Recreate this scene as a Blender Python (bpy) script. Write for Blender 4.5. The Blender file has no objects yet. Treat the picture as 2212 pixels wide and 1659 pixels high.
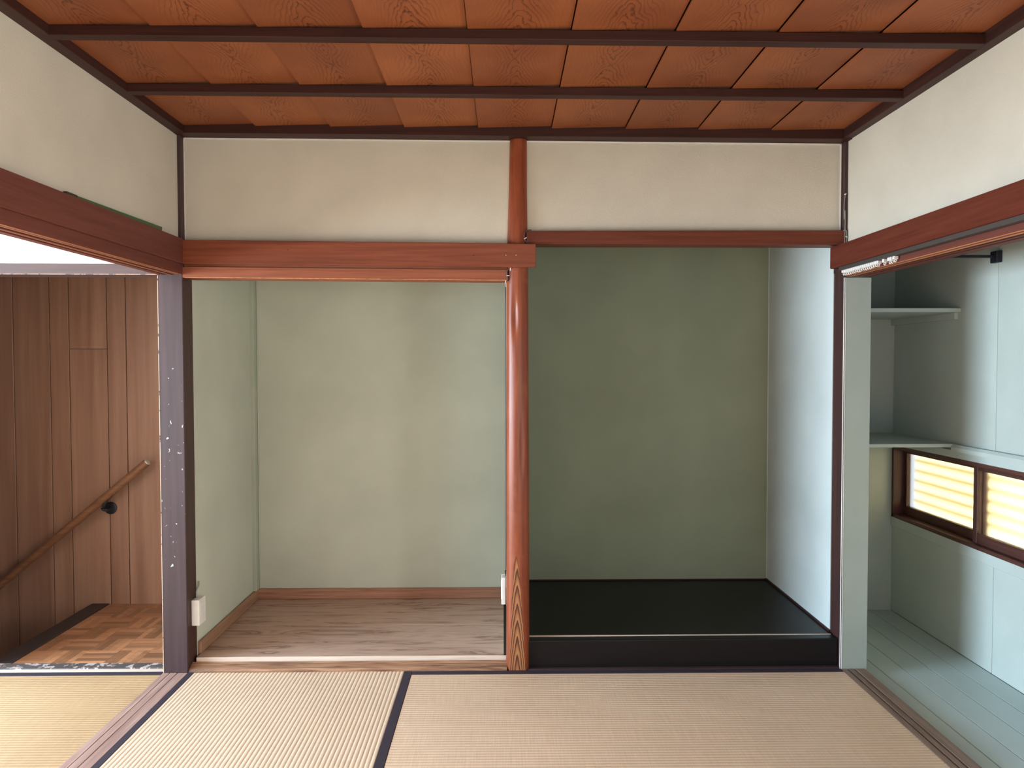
import bpy, bmesh, math, random
from mathutils import Vector, Matrix
random.seed(7)
SC = bpy.context.scene
COL = SC.collection

# ------------------------------------------------------------------ camera
F_PX, IMG_W = 1540.0, 2212.0
cam_d = bpy.data.cameras.new('camera')
cam_d.sensor_fit = 'HORIZONTAL'; cam_d.sensor_width = 36.0
cam_d.lens = F_PX / IMG_W * 36.0
cam_d.clip_start = 0.02; cam_d.clip_end = 200
cam = bpy.data.objects.new('camera', cam_d); COL.objects.link(cam)
_r = Vector((0.99992785, -0.01191123, -0.00155619))
_u = Vector((0.00188942, 0.02801586, 0.99960569))
_b = -Vector((0.01186294, 0.99953651, -0.02803634))
M = Matrix((_r, _u, _b)).transposed().to_4x4()
M.translation = Vector((1.3735, -3.0785, 1.3400))
cam.matrix_world = M
SC.camera = cam

# ------------------------------------------------------------------ world, sun, daylight, exposure
SC.view_settings.view_transform = 'Standard'
SC.view_settings.look = 'None'
SC.view_settings.gamma = 1.0
SC.view_settings.use_curve_mapping = False
SC.view_settings.exposure = 0.03
if hasattr(SC, 'cycles'):
    SC.cycles.max_bounces = 9; SC.cycles.glossy_bounces = 3; SC.cycles.transmission_bounces = 6; SC.cycles.caustics_reflective = False
wd = bpy.data.worlds.new('world'); SC.world = wd; wd.use_nodes = True
bg = wd.node_tree.nodes['Background']
bg.inputs['Color'].default_value = (0.72, 0.86, 1.0, 1)
bg.inputs['Strength'].default_value = 1.2

def area(name, loc, direction, sx, sy, power, color):
    d = bpy.data.lights.new(name, 'AREA'); d.shape = 'RECTANGLE'
    d.size = sx; d.size_y = sy; d.energy = power; d.color = color
    o = bpy.data.objects.new(name, d); COL.objects.link(o)
    o.location = loc
    o.rotation_euler = Vector(direction).to_track_quat('-Z', 'Y').to_euler()
    return o
sun_d = bpy.data.lights.new('sun', 'SUN'); sun_d.energy = 19.0; sun_d.angle = 0.01
sun_d.color = (1.0, 0.93, 0.78)
sun = bpy.data.objects.new('sun', sun_d); COL.objects.link(sun)
sun.rotation_euler = Vector((-0.75, -0.25, -0.62)).to_track_quat('-Z', 'Y').to_euler()
# daylight standing in the window openings (left room, behind the photographer)
def spread(o, deg): o.data.spread = math.radians(deg); return o
# left room window: blue sky light falling in, warm light thrown up off the sunny ground
spread(area('daylight_left_sky', (-3.06, -1.5, 1.15), (1, 0, -0.42), 2.2, 1.4, 240, (0.42, 0.73, 1.0)), 125)
spread(area('daylight_left_ground', (-3.07, -1.5, 1.10), (1, 0, 0.45), 2.2, 1.4, 112, (1.0, 0.82, 0.63)), 125)
area('daylight_rear_window', (1.5, -3.86, 1.25), (0, 1, 0), 1.8, 1.4, 8, (1.0, 0.95, 0.88))
area('daylight_left_rear_window', (-1.9, -3.86, 1.25), (0, 1, 0), 1.6, 1.3, 14, (1.0, 0.96, 0.92))
area('fill_passage_side', (3.62, -2.8, 1.2), (-1, 0, 0), 1.4, 1.6, 102, (1.0, 0.94, 0.86))  # added fill from the right for the left-hand walls, no known source

# ------------------------------------------------------------------ mesh helpers
WLOC = {}
def finish(name, bm, mat, parent=None, smooth=False, origin=None):
    """one mesh object with its origin at the base of the piece"""
    bmesh.ops.recalc_face_normals(bm, faces=bm.faces)
    vs = [v.co for v in bm.verts]
    if origin is None:
        lo = Vector((min(v.x for v in vs), min(v.y for v in vs), min(v.z for v in vs)))
        hi = Vector((max(v.x for v in vs), max(v.y for v in vs), max(v.z for v in vs)))
        origin = Vector(((lo.x + hi.x) / 2, (lo.y + hi.y) / 2, lo.z))
    origin = Vector(origin)
    bmesh.ops.translate(bm, verts=bm.verts, vec=-origin)
    me = bpy.data.meshes.new(name); bm.to_mesh(me); bm.free()
    if mat: me.materials.append(mat)
    if smooth:
        for p in me.polygons: p.use_smooth = True
    o = bpy.data.objects.new(name, me); COL.objects.link(o)
    place(o, origin, parent)
    return o
def place(o, w, parent=None):
    w = Vector(w); WLOC[o.name] = w
    if parent is not None:
        o.parent = parent; o.location = w - WLOC[parent.name]
    else:
        o.location = w
def empty(name, loc):
    o = bpy.data.objects.new(name, None); COL.objects.link(o); o.empty_display_size = 0.05
    place(o, loc); return o
def clone(o, name, w, parent=None, mat=None):
    c = bpy.data.objects.new(name, o.data); COL.objects.link(c); place(c, w, parent); return c
def tag(o, label, cat, group=None):
    o['label'] = label; o['category'] = cat
    if group: o['group'] = group
    return o
def struct(o, label=None, cat=None):
    o['kind'] = 'structure'
    if label: o['label'] = label
    if cat: o['category'] = cat
    return o
def stuff(o): o['kind'] = 'stuff'; return o

def hexa(bm, p, bev=0.0, seg=2):
    """p: 8 points, bottom ring (x0y0,x1y0,x1y1,x0y1) then top ring"""
    vs = [bm.verts.new(q) for q in p]
    fs = [bm.faces.new([vs[i] for i in f]) for f in ((0,3,2,1),(4,5,6,7),(0,1,5,4),(1,2,6,5),(2,3,7,6),(3,0,4,7))]
    if bev > 0:
        es = set(e for f in fs for e in f.edges)
        bmesh.ops.bevel(bm, geom=list(es), offset=bev, segments=seg, affect='EDGES', profile=0.5)
def box(bm, x0, x1, y0, y1, z0, z1, bev=0.0, kx=0.0, seg=1):
    """axis box, kx = rise of z per metre of x"""
    p = [(x0,y0,z0+kx*x0),(x1,y0,z0+kx*x1),(x1,y1,z0+kx*x1),(x0,y1,z0+kx*x0),
         (x0,y0,z1+kx*x0),(x1,y0,z1+kx*x1),(x1,y1,z1+kx*x1),(x0,y1,z1+kx*x0)]
    hexa(bm, p, bev, seg)
def B(name, mat, *a, parent=None, **k):
    bm = bmesh.new(); box(bm, *a, **k); return finish(name, bm, mat, parent)
def prism_y(bm, prof, y0, y1):
    """extrude an (x,z) outline along y"""
    n = len(prof)
    a = [bm.verts.new((x, y0, z)) for x, z in prof]; b = [bm.verts.new((x, y1, z)) for x, z in prof]
    bm.faces.new(a); bm.faces.new(b[::-1])
    for i in range(n): bm.faces.new((a[i], b[i], b[(i+1) % n], a[(i+1) % n]))
def prism_x(bm, prof, x0, x1, kx=0.0):
    n = len(prof)
    a = [bm.verts.new((x0, y, z + kx*x0)) for y, z in prof]; b = [bm.verts.new((x1, y, z + kx*x1)) for y, z in prof]
    bm.faces.new(a); bm.faces.new(b[::-1])
    for i in range(n): bm.faces.new((a[i], b[i], b[(i+1) % n], a[(i+1) % n]))
def tube(bm, pts, rad, n=12, cap=True):
    pts = [Vector(p) for p in pts]; rings = []
    for i, p in enumerate(pts):
        t = (pts[min(i+1, len(pts)-1)] - pts[max(i-1, 0)]).normalized()
        ref = Vector((0,0,1)) if abs(t.z) < 0.9 else Vector((1,0,0))
        a = t.cross(ref).normalized(); b = t.cross(a).normalized()
        r = rad[i] if isinstance(rad, (list, tuple)) else rad
        rings.append([bm.verts.new(p + r*(math.cos(2*math.pi*k/n)*a + math.sin(2*math.pi*k/n)*b)) for k in range(n)])
    for i in range(len(rings)-1):
        for k in range(n):
            bm.faces.new((rings[i][k], rings[i][(k+1)%n], rings[i+1][(k+1)%n], rings[i+1][k]))
    if cap:
        bm.faces.new(rings[0][::-1]); bm.faces.new(rings[-1])
def smooth_path(pts, n=8):
    pts = [Vector(p) for p in pts]; out = []
    for i in range(len(pts)-1):
        p0 = pts[max(i-1,0)]; p1 = pts[i]; p2 = pts[i+1]; p3 = pts[min(i+2,len(pts)-1)]
        for k in range(n):
            t = k/n
            out.append(0.5*((2*p1)+(p2-p0)*t+(2*p0-5*p1+4*p2-p3)*t*t+(3*p1-p0-3*p2+p3)*t**3))
    out.append(pts[-1]); return out

# ------------------------------------------------------------------ materials
class NT:
    def __init__(s, name):
        s.m = bpy.data.materials.new(name); s.m.use_nodes = True
        s.t = s.m.node_tree; s.bsdf = s.t.nodes['Principled BSDF']
    def n(s, typ, **kw):
        nd = s.t.nodes.new(typ)
        for k, v in kw.items():
            if k.startswith('_'): setattr(nd, k[1:], v)
        return nd
    def l(s, a, b): s.t.links.new(a, b)
    def math(s, op, a, b=None, c=None):
        nd = s.n('ShaderNodeMath', _operation=op)
        for i, v in enumerate((a, b, c)):
            if v is None: continue
            if hasattr(v, 'is_output'): s.l(v, nd.inputs[i])
            else: nd.inputs[i].default_value = v
        return nd.outputs[0]
    def coords(s, rand=True, scale=(1,1,1)):
        tc = s.n('ShaderNodeTexCoord'); out = tc.outputs['Object']
        if rand:
            oi = s.n('ShaderNodeObjectInfo')
            mul = s.math('MULTIPLY', oi.outputs['Random'], 37.0)
            cb = s.n('ShaderNodeCombineXYZ'); s.l(mul, cb.inputs[0]); s.l(mul, cb.inputs[1]); s.l(mul, cb.inputs[2])
            ad = s.n('ShaderNodeVectorMath', _operation='ADD'); s.l(out, ad.inputs[0]); s.l(cb.outputs[0], ad.inputs[1]); out = ad.outputs[0]
        mp = s.n('ShaderNodeMapping'); s.l(out, mp.inputs[0]); mp.inputs['Scale'].default_value = scale
        return mp.outputs[0]
    def noise(s, vec, scale, detail=4, rough=0.55, dist=0.0):
        nd = s.n('ShaderNodeTexNoise'); s.l(vec, nd.inputs['Vector'])
        nd.inputs['Scale'].default_value = scale; nd.inputs['Detail'].default_value = detail
        nd.inputs['Roughness'].default_value = rough; nd.inputs['Distortion'].default_value = dist
        return nd.outputs['Fac']
    def ramp(s, fac, stops):
        nd = s.n('ShaderNodeValToRGB'); s.l(fac, nd.inputs[0]); e = nd.color_ramp.elements
        while len(e) > 1: e.remove(e[-1])
        e[0].position = stops[0][0]; e[0].color = (*stops[0][1], 1)
        for p, c in stops[1:]:
            x = e.new(p); x.color = (*c, 1)
        return nd.outputs[0]
    def mix(s, fac, a, b, mode='MIX'):
        nd = s.n('ShaderNodeMix', _data_type='RGBA', _blend_type=mode)
        for i, v in ((0, fac), (6, a), (7, b)):
            if hasattr(v, 'is_output'): s.l(v, nd.inputs[i])
            else: nd.inputs[i].default_value = v if i == 0 else (*v, 1)
        return nd.outputs[2]
    def col(s, c): 
        if hasattr(c, 'is_output'): s.l(c, s.bsdf.inputs['Base Color'])
        else: s.bsdf.inputs['Base Color'].default_value = (*c, 1)
    def set(s, rough=0.6, spec=0.5, coat=0.0, coat_rough=0.2, metal=0.0):
        i = s.bsdf.inputs
        i['Roughness'].default_value = rough; i['Specular IOR Level'].default_value = spec
        i['Coat Weight'].default_value = coat; i['Coat Roughness'].default_value = coat_rough
        i['Metallic'].default_value = metal
    def bump(s, h, strength=0.2, dist=0.002):
        b = s.n('ShaderNodeBump'); b.inputs['Strength'].default_value = strength; b.inputs['Distance'].default_value = dist
        s.l(h, b.inputs['Height']); s.l(b.outputs[0], s.bsdf.inputs['Normal'])
def lerp3(a, b, t): return tuple(x + (y-x)*t for x, y in zip(a, b))
def sc3(a, k): return tuple(x*k for x in a)

def m_plaster(name, c, bump=0.25, mott=0.10):
    t = NT(name); v = t.coords(rand=False)
    big = t.noise(v, 2.2, 3); t.col(t.ramp(big, [(0.3, sc3(c, 1-mott)), (0.7, sc3(c, 1+mott*0.6))]))
    t.set(0.92, 0.2); t.bump(t.noise(v, 260, 3, 0.6), bump, 0.003); return t.m
def m_paint(name, c, rough=0.5, spec=0.4):
    t = NT(name); v = t.coords(rand=True)
    t.col(t.ramp(t.noise(v, 3.0, 4), [(0.3, sc3(c, 0.93)), (0.72, sc3(c, 1.05))]))
    t.set(rough, spec); t.bump(t.noise(v, 90, 2), 0.08, 0.002); return t.m
def m_plain(name, c, rough=0.5, spec=0.5, metal=0.0):
    t = NT(name); v = t.coords(); t.col(t.ramp(t.noise(v, 25, 2), [(0.3, sc3(c, 0.94)), (0.7, sc3(c, 1.05))]))
    t.set(rough, spec, metal=metal); return t.m
def m_wood(name, c1, c2, axis='x', rough=0.5, spec=0.4, fine=1.0, streak=0.5, coat=0.0, rand=True, bump=0.15, dark=None, vary=0.16):
    """straight grained timber, grain running along axis"""
    t = NT(name); st = {'x': (1.2, 30, 30), 'y': (30, 1.2, 30), 'z': (30, 30, 1.2)}[axis]
    v = t.coords(rand, st)
    g = t.noise(v, 2.0*fine, 6, 0.62, 0.35)
    v2 = t.coords(rand, tuple(x*0.22 for x in st)); g2 = t.noise(v2, 1.6*fine, 4, 0.5, 0.8)
    base = t.ramp(g, [(0.30, c1), (0.68, c2)])
    d = dark or sc3(c1, 0.55)
    base = t.mix(t.math('MULTIPLY', t.ramp(g2, [(0.52, (0,0,0)), (0.70, (1,1,1))]), streak), base, d)
    if rand:
        oi = t.n('ShaderNodeObjectInfo')
        k = t.math('MULTIPLY_ADD', oi.outputs['Random'], vary, 1.0 - vary/2)
        hs = t.n('ShaderNodeHueSaturation'); t.l(base, hs.inputs['Color']); t.l(k, hs.inputs['Value']); base = hs.outputs[0]
    t.col(base); t.set(rough, spec, coat); t.bump(g, bump, 0.0015); return t.m
def m_ceiling():
    """cedar boards with cathedral figure down the middle of every board"""
    t = NT('ceiling_cedar'); tc = t.n('ShaderNodeTexCoord'); oi = t.n('ShaderNodeObjectInfo')
    sp = t.n('ShaderNodeSeparateXYZ'); t.l(tc.outputs['Object'], sp.inputs[0])
    ph = t.math('MULTIPLY', oi.outputs['Random'], 40.0)
    v = t.coords(True, (1, 1, 1))
    vs = t.coords(True, (1.0, 0.45, 1.0))
    wob = t.noise(vs, 7.0, 2, 0.5); wob2 = t.noise(vs, 34.0, 3, 0.55)
    x = t.math('ADD', sp.outputs[0], t.math('MULTIPLY', t.math('SUBTRACT', wob, 0.5), 0.075))
    x2 = t.math('MULTIPLY', x, x)
    rad = t.math('SQRT', t.math('ADD', x2, 0.00012))
    fall = t.math('POWER', 2.718, t.math('MULTIPLY', x2, -210.0))
    row = t.math('FRACT', t.math('ADD', t.math('MULTIPLY', sp.outputs[1], 2.2727), t.math('MULTIPLY', oi.outputs['Random'], 0.25)))   # figure repeats from batten to batten
    yy = t.math('MULTIPLY', t.math('PINGPONG', row, 0.72), 0.10)
    f = t.math('SUBTRACT', t.math('MULTIPLY', rad, 0.85), yy)
    f = t.math('ADD', f, t.math('MULTIPLY', t.math('MULTIPLY', t.math('SUBTRACT', wob2, 0.5), t.math('MULTIPLY_ADD', fall, 0.85, 0.15)), 0.034))
    fr = t.math('FRACT', t.math('MULTIPLY', f, 88.0))
    line = t.ramp(fr, [(0.0, (1,1,1)), (0.13, (0.0,0.0,0.0)), (0.72, (0,0,0)), (0.95, (0.5,0.5,0.5)), (1.0, (1,1,1))])
    vf = t.coords(True, (90, 3, 90)); fine = t.noise(vf, 2.0, 4, 0.6)
    amt = t.math('MULTIPLY', t.math('MULTIPLY_ADD', fall, 0.80, 0.07), line)
    tone = t.noise(v, 3.0, 3)
    c1, c2 = (0.225, 0.064, 0.023), (0.325, 0.104, 0.036)
    base = t.ramp(tone, [(0.32, c1), (0.68, c2)])
    base = t.mix(t.math('MULTIPLY', t.ramp(fine, [(0.42, (0,0,0)), (0.66, (1,1,1))]), 0.22), base, (0.17, 0.05, 0.02))
    base = t.mix(amt, base, (0.055, 0.013, 0.006))
    k = t.math('MULTIPLY_ADD', oi.outputs['Random'], 0.20, 0.88)
    hs = t.n('ShaderNodeHueSaturation'); t.l(base, hs.inputs['Color']); t.l(k, hs.inputs['Value'])
    t.col(hs.outputs[0]); t.set(0.55, 0.35); t.bump(fine, 0.08, 0.001); return t.m
def m_log(name):
    t = NT(name); v = t.coords(False, (14, 14, 0.9)); v1 = t.coords(False)
    g = t.noise(v, 3.0, 5, 0.6, 0.5); base = t.ramp(g, [(0.3, (0.17, 0.035, 0.014)), (0.7, (0.29, 0.070, 0.026))])
    base = t.mix(t.math('MULTIPLY', t.ramp(t.noise(v1, 7.0, 3), [(0.55, (0,0,0)), (0.7, (1,1,1))]), 0.35), base, (0.34, 0.105, 0.05))
    t.col(base); t.set(0.38, 0.36, 0.0); t.bump(t.noise(v, 6.0, 4), 0.22, 0.002); return t.m
def m_facet():
    """flat-sawn pointed cut: nested arches"""
    t = NT('facet_grain'); sp = t.n('ShaderNodeSeparateXYZ'); t.l(t.n('ShaderNodeTexCoord').outputs['Object'], sp.inputs[0])
    v = t.coords(False); w = t.noise(v, 30, 3); x = t.math('ADD', sp.outputs[0], t.math('MULTIPLY', t.math('SUBTRACT', w, 0.5), 0.006))
    ax = t.math('ABSOLUTE', x)
    f = t.math('ADD', sp.outputs[2], t.math('MULTIPLY', t.math('POWER', t.math('MULTIPLY', ax, 60.0), 1.5), 0.085))
    f = t.math('ADD', f, t.math('MULTIPLY', t.math('SUBTRACT', t.noise(v, 8, 2), 0.5), 0.03))
    fr = t.math('FRACT', t.math('MULTIPLY', f, 13.0))
    t.col(t.ramp(fr, [(0.0, (0.42, 0.18, 0.07)), (0.35, (0.34, 0.13, 0.05)), (0.72, (0.10, 0.03, 0.016)), (0.90, (0.05, 0.016, 0.010)), (1.0, (0.40, 0.17, 0.07))]))
    t.set(0.5, 0.4); return t.m
def m_tatami(name, c1, c2, across='x'):
    """rush weave: ridges are geometry; the colour here is the straw itself"""
    t = NT(name)
    v = t.coords(False, (260, 7, 1) if across == 'y' else (7, 260, 1))     # single rushes run across the ridges
    g = t.noise(v, 1.0, 3, 0.7); v2 = t.coords(False); big = t.noise(v2, 1.7, 4)
    base = t.ramp(g, [(0.25, c1), (0.75, c2)])
    base = t.mix(t.math('MULTIPLY', t.ramp(big, [(0.35, (0,0,0)), (0.7, (1,1,1))]), 0.35), base, sc3(c1, 0.82))
    pale = t.noise(t.coords(False, (300, 40, 1) if across == 'y' else (40, 300, 1)), 1.0, 2, 0.8)
    base = t.mix(t.math('MULTIPLY', t.ramp(pale, [(0.66, (0,0,0)), (0.78, (1,1,1))]), 0.45), base, sc3(c2, 1.25))
    t.col(base); t.set(0.48, 0.45); t.bump(g, 0.35, 0.0012); return t.m
def m_ply():
    t = NT('plywood_floor'); v = t.coords(True, (0.9, 7, 1)); g = t.noise(v, 2.3, 5, 0.55, 1.4)
    base = t.ramp(g, [(0.30, (0.37, 0.215, 0.165)), (0.46, (0.49, 0.32, 0.245)), (0.57, (0.41, 0.25, 0.185)), (0.625, (0.20, 0.115, 0.085)), (0.66, (0.45, 0.29, 0.22))])
    v2 = t.coords(True, (3, 160, 1)); f = t.noise(v2, 1.5, 3)
    base = t.mix(t.math('MULTIPLY', t.ramp(f, [(0.5, (0,0,0)), (0.75, (1,1,1))]), 0.18), base, (0.22, 0.13, 0.09))
    t.col(base); t.set(0.5, 0.4); return t.m
def m_worn(name, base_c, chip_c, thr=0.68, rough=0.38, zlo=None, zhi=None, scale=45.0, axis=None, spec=0.5):
    """dark paint with small chips showing the pale ground"""
    t = NT(name); v = t.coords(False)
    b = t.ramp(t.noise(t.coords(False, (20, 20, 1.0) if axis is None else axis), 2.0, 5), [(0.3, sc3(base_c, 0.78)), (0.7, sc3(base_c, 1.25))])
    ch = t.noise(v, scale, 5, 0.65, 0.3); m = t.ramp(ch, [(thr, (0,0,0)), (thr+0.025, (1,1,1))])
    if zlo is not None:
        sp = t.n('ShaderNodeSeparateXYZ'); t.l(t.n('ShaderNodeTexCoord').outputs['Object'], sp.inputs[0])
        z = sp.outputs[2]
        a = t.math('MULTIPLY', t.math('GREATER_THAN', z, zlo), t.math('LESS_THAN', z, zhi)); m = t.math('MULTIPLY', m, a)
    t.col(t.mix(m, b, chip_c)); t.set(rough, spec); t.bump(t.noise(v, 60, 3), 0.12, 0.001); return t.m
def m_pane():
    t = NT('frosted_glass'); t.set(0.45, 0.5)
    i = t.bsdf.inputs; i['Transmission Weight'].default_value = 1.0; i['IOR'].default_value = 1.12
    i['Base Color'].default_value = (1.0, 0.97, 0.95, 1); return t.m
def m_slat():
    t = NT('louver_translucent'); out = t.t.nodes['Material Output']; t.t.nodes.remove(t.bsdf)
    d = t.n('ShaderNodeBsdfDiffuse'); d.inputs[0].default_value = (0.92, 0.87, 0.70, 1)
    r = t.n('ShaderNodeBsdfTranslucent'); r.inputs[0].default_value = (0.95, 0.89, 0.68, 1)
    mx = t.n('ShaderNodeMixShader'); mx.inputs[0].default_value = 0.55
    v = t.coords(); t.l(t.ramp(t.noise(v, 12, 2), [(0.3, (0.88,0.82,0.66)), (0.7, (0.95,0.91,0.78))]), d.inputs[0])
    t.l(d.outputs[0], mx.inputs[1]); t.l(r.outputs[0], mx.inputs[2]); t.l(mx.outputs[0], out.inputs[0]); return t.m

P_UP   = m_plaster('plaster_cream', (0.60, 0.555, 0.465), 0.35)
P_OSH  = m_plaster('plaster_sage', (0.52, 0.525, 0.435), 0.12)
P_TOKO_SHADED = m_plaster('plaster_alcove_shaded', (0.30, 0.335, 0.245), 0.12)  # shade of the alcove back put into a darker, greener plaster colour
P_TOKR_DAYLIT = m_plaster('plaster_alcove_daylit', (0.57, 0.615, 0.60), 0.12)  # lighter copy for the side wall, blue daylight mixed into its colour
P_WHITE= m_plaster('plaster_white', (0.82, 0.79, 0.78), 0.12)
P_PASS = m_paint('passage_paint', (0.50, 0.55, 0.515), 0.6, 0.3)
P_FLOOR= m_paint('passage_floor_paint', (0.50, 0.58, 0.56), 0.4, 0.45)
P_POST = m_paint('post_sage_paint', (0.35, 0.38, 0.34), 0.5)
W_RED  = m_wood('red_cedar_x', (0.155, 0.038, 0.018), (0.25, 0.070, 0.034), 'x', 0.45, 0.25, streak=0.3)
W_REDY = m_wood('red_cedar_y', (0.105, 0.033, 0.024), (0.155, 0.050, 0.036), 'y', 0.55, 0.15, streak=0.3)
W_REDR = m_wood('red_cedar_right', (0.085, 0.020, 0.012), (0.125, 0.032, 0.019), 'y', 0.6, 0.05, streak=0.3)
W_RAW  = m_wood('raw_worn_edge', (0.34, 0.12, 0.045), (0.56, 0.24, 0.10), 'y', 0.5, 0.3)
W_PINK = m_wood('worn_sill_y', (0.26, 0.135, 0.105), (0.46, 0.30, 0.25), 'y', 0.55, 0.35, 1.4, 0.5)
W_SILLR= m_wood('grey_sill_y', (0.14, 0.085, 0.062), (0.26, 0.17, 0.13), 'y', 0.5, 0.4, 1.2, 0.5)
W_DARK = m_wood('dark_stain_x', (0.028, 0.0095, 0.0075), (0.052, 0.018, 0.014), 'x', 0.5, 0.22, streak=0.3)
W_DARKY= m_wood('dark_stain_y', (0.030, 0.011, 0.009), (0.056, 0.021, 0.016), 'y', 0.5, 0.22, streak=0.3)
W_DARKZ= m_wood('dark_stain_z', (0.036, 0.015, 0.014), (0.065, 0.026, 0.024), 'z', 0.45, 0.4, streak=0.3)
W_BLACK= m_worn('black_lacquer', (0.0075, 0.0055, 0.006), (0.20, 0.15, 0.12), 0.80, 0.38, scale=25, axis=(1.5, 25, 25), spec=0.25)
W_BASE = m_wood('baseboard_pine', (0.26, 0.115, 0.070), (0.44, 0.22, 0.14), 'x', 0.5, 0.35, 1.6, 0.35)
W_BASEY= m_wood('baseboard_pine_y', (0.26, 0.130, 0.075), (0.42, 0.235, 0.145), 'y', 0.5, 0.35, 1.6, 0.3)
W_SILLX= m_wood('knotty_sill', (0.09, 0.036, 0.02), (0.42, 0.22, 0.125), 'x', 0.5, 0.3, 2.2, 1.0, dark=(0.035, 0.018, 0.014))
W_PALE = m_wood('pale_strip', (0.62, 0.46, 0.36), (0.78, 0.62, 0.52), 'x', 0.5, 0.4, 1.5, 0.15)
W_PANEL= m_wood('stair_panel', (0.315, 0.152, 0.098), (0.44, 0.235, 0.158), 'z', 0.42, 0.4, 0.35, 0.25)
W_PARQ = m_wood('parquet_oak', (0.27, 0.105, 0.050), (0.42, 0.195, 0.095), 'x', 0.34, 0.5, 1.5, 0.3, vary=0.8)
W_RAIL = m_wood('handrail_wood', (0.17, 0.070, 0.036), (0.30, 0.130, 0.065), 'x', 0.35, 0.5, 1.0, 0.3)
W_WIN  = m_wood('window_frame_wood', (0.055, 0.019, 0.017), (0.11, 0.040, 0.030), 'y', 0.42, 0.45, 1.0, 0.4)
CEIL   = m_ceiling()
LOG    = m_log('alcove_log'); FACET = m_facet()
T_RIDGE= m_tatami('tatami_ridged', (0.66, 0.46, 0.315), (0.80, 0.595, 0.44), 'x')
T_FLAT = m_tatami('tatami_faded', (0.60, 0.395, 0.26), (0.75, 0.54, 0.385), 'y')
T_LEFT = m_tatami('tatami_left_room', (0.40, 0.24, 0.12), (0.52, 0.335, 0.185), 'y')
BORDER = m_plain('border_cloth', (0.038, 0.026, 0.036), 0.75, 0.3)
PLY    = m_ply()
POSTL  = m_worn('post_brown_paint', (0.050, 0.027, 0.030), (0.55, 0.58, 0.55), 0.645, 0.40, 0.45, 1.35, 38.0)
HDR    = m_worn('header_brown_paint', (0.072, 0.043, 0.045), (0.62, 0.42, 0.32), 0.74, 0.42, scale=30, axis=(1, 20, 20))
WORNS  = m_worn('worn_step_board', (0.085, 0.066, 0.060), (0.46, 0.35, 0.32), 0.53, 0.6, scale=24.0, axis=(2, 20, 20))
NOSE   = m_worn('nosing_dark', (0.030, 0.022, 0.022), (0.45, 0.38, 0.34), 0.76, 0.45, scale=40.0)
WHITEP = m_plain('white_plastic', (0.74, 0.70, 0.66), 0.35)
BEAD   = m_plain('white_bead', (0.74, 0.70, 0.66), 0.7)
CABLE  = m_plain('grey_cable', (0.30, 0.28, 0.27), 0.5)
CABLED = m_plain('dark_cable', (0.05, 0.03, 0.03), 0.5)
BLACKM = m_plain('black_metal', (0.012, 0.012, 0.022), 0.45)
STEEL  = m_plain('dark_bracket_metal', (0.03, 0.028, 0.032), 0.35, 0.5, 0.4)
GREEN  = m_plain('green_board', (0.055, 0.115, 0.045), 0.55)
RAILG  = m_plain('rail_dark_aluminium', (0.075, 0.062, 0.056), 0.45, 0.5, 0.3)
CAPM   = m_plain('cap_metal', (0.72, 0.68, 0.62), 0.3, 0.5, 0.6)
PANE, SLAT = m_pane(), m_slat()

# ================================================================== SETTING
W = 2.85; KX = -0.007           # clear width of the room; the house sags slightly to the right
BACK = 0.85                     # back plane of the closet and the alcove
# --- floor under the mats
floor = struct(B('floor', T_FLAT, -3.05, 2.97, -3.9, 0.0, -0.12, -0.035))
struct(B('floor_underlay', W_DARK, -0.10, 2.97, 0.0, 0.95, -0.12, -0.045))
# --- main ceiling boards and battens
ceil = struct(B('ceiling', W_DARK, -0.10, 2.96, -3.9, 0.10, 2.375, 2.40))
def zc(x): return 2.346 - 0.006*x
edges = [0.0, 0.33, 0.645, 0.957, 1.268, 1.58, 1.893, 2.203, 2.515, 2.85]
for i in range(9):
    x0, x1 = edges[i], edges[i+1] - 0.0028
    bm = bmesh.new(); th = 0.006; dz = 0.0095; y0, y1 = -3.9, 0.0
    zl, zr = zc(x0), zc(x1) + dz
    hexa(bm, [(x0,y0,zl),(x1,y0,zr),(x1,y1,zr),(x0,y1,zl),(x0,y0,zl+th),(x1,y0,zr+th),(x1,y1,zr+th),(x0,y1,zl+th)])
    finish('ceiling_board', bm, CEIL, ceil)
for y in (-0.487, -0.926, -1.366, -1.806, -2.246, -2.686, -3.126, -3.566):
    bm = bmesh.new(); box(bm, 0.0, 2.85, y, y + 0.038, 2.316, 2.3455, 0.0015, -0.006); finish('ceiling_batten', bm, W_DARK, ceil)
# --- cornice
bm = bmesh.new(); box(bm, -0.02, 2.87, -0.034, 0.06, 2.315, 2.3945, 0.0015, KX); struct(finish('trim_1', bm, W_DARK))
bm = bmesh.new(); box(bm, -0.09, 0.030, -3.9, -0.034, 2.316, 2.376, 0.0015); struct(finish('trim_2', bm, W_DARKY))
bm = bmesh.new(); box(bm, 2.823, 2.95, -3.9, -0.034, 2.298, 2.376, 0.0015); struct(finish('trim_3', bm, W_DARKY))
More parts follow.
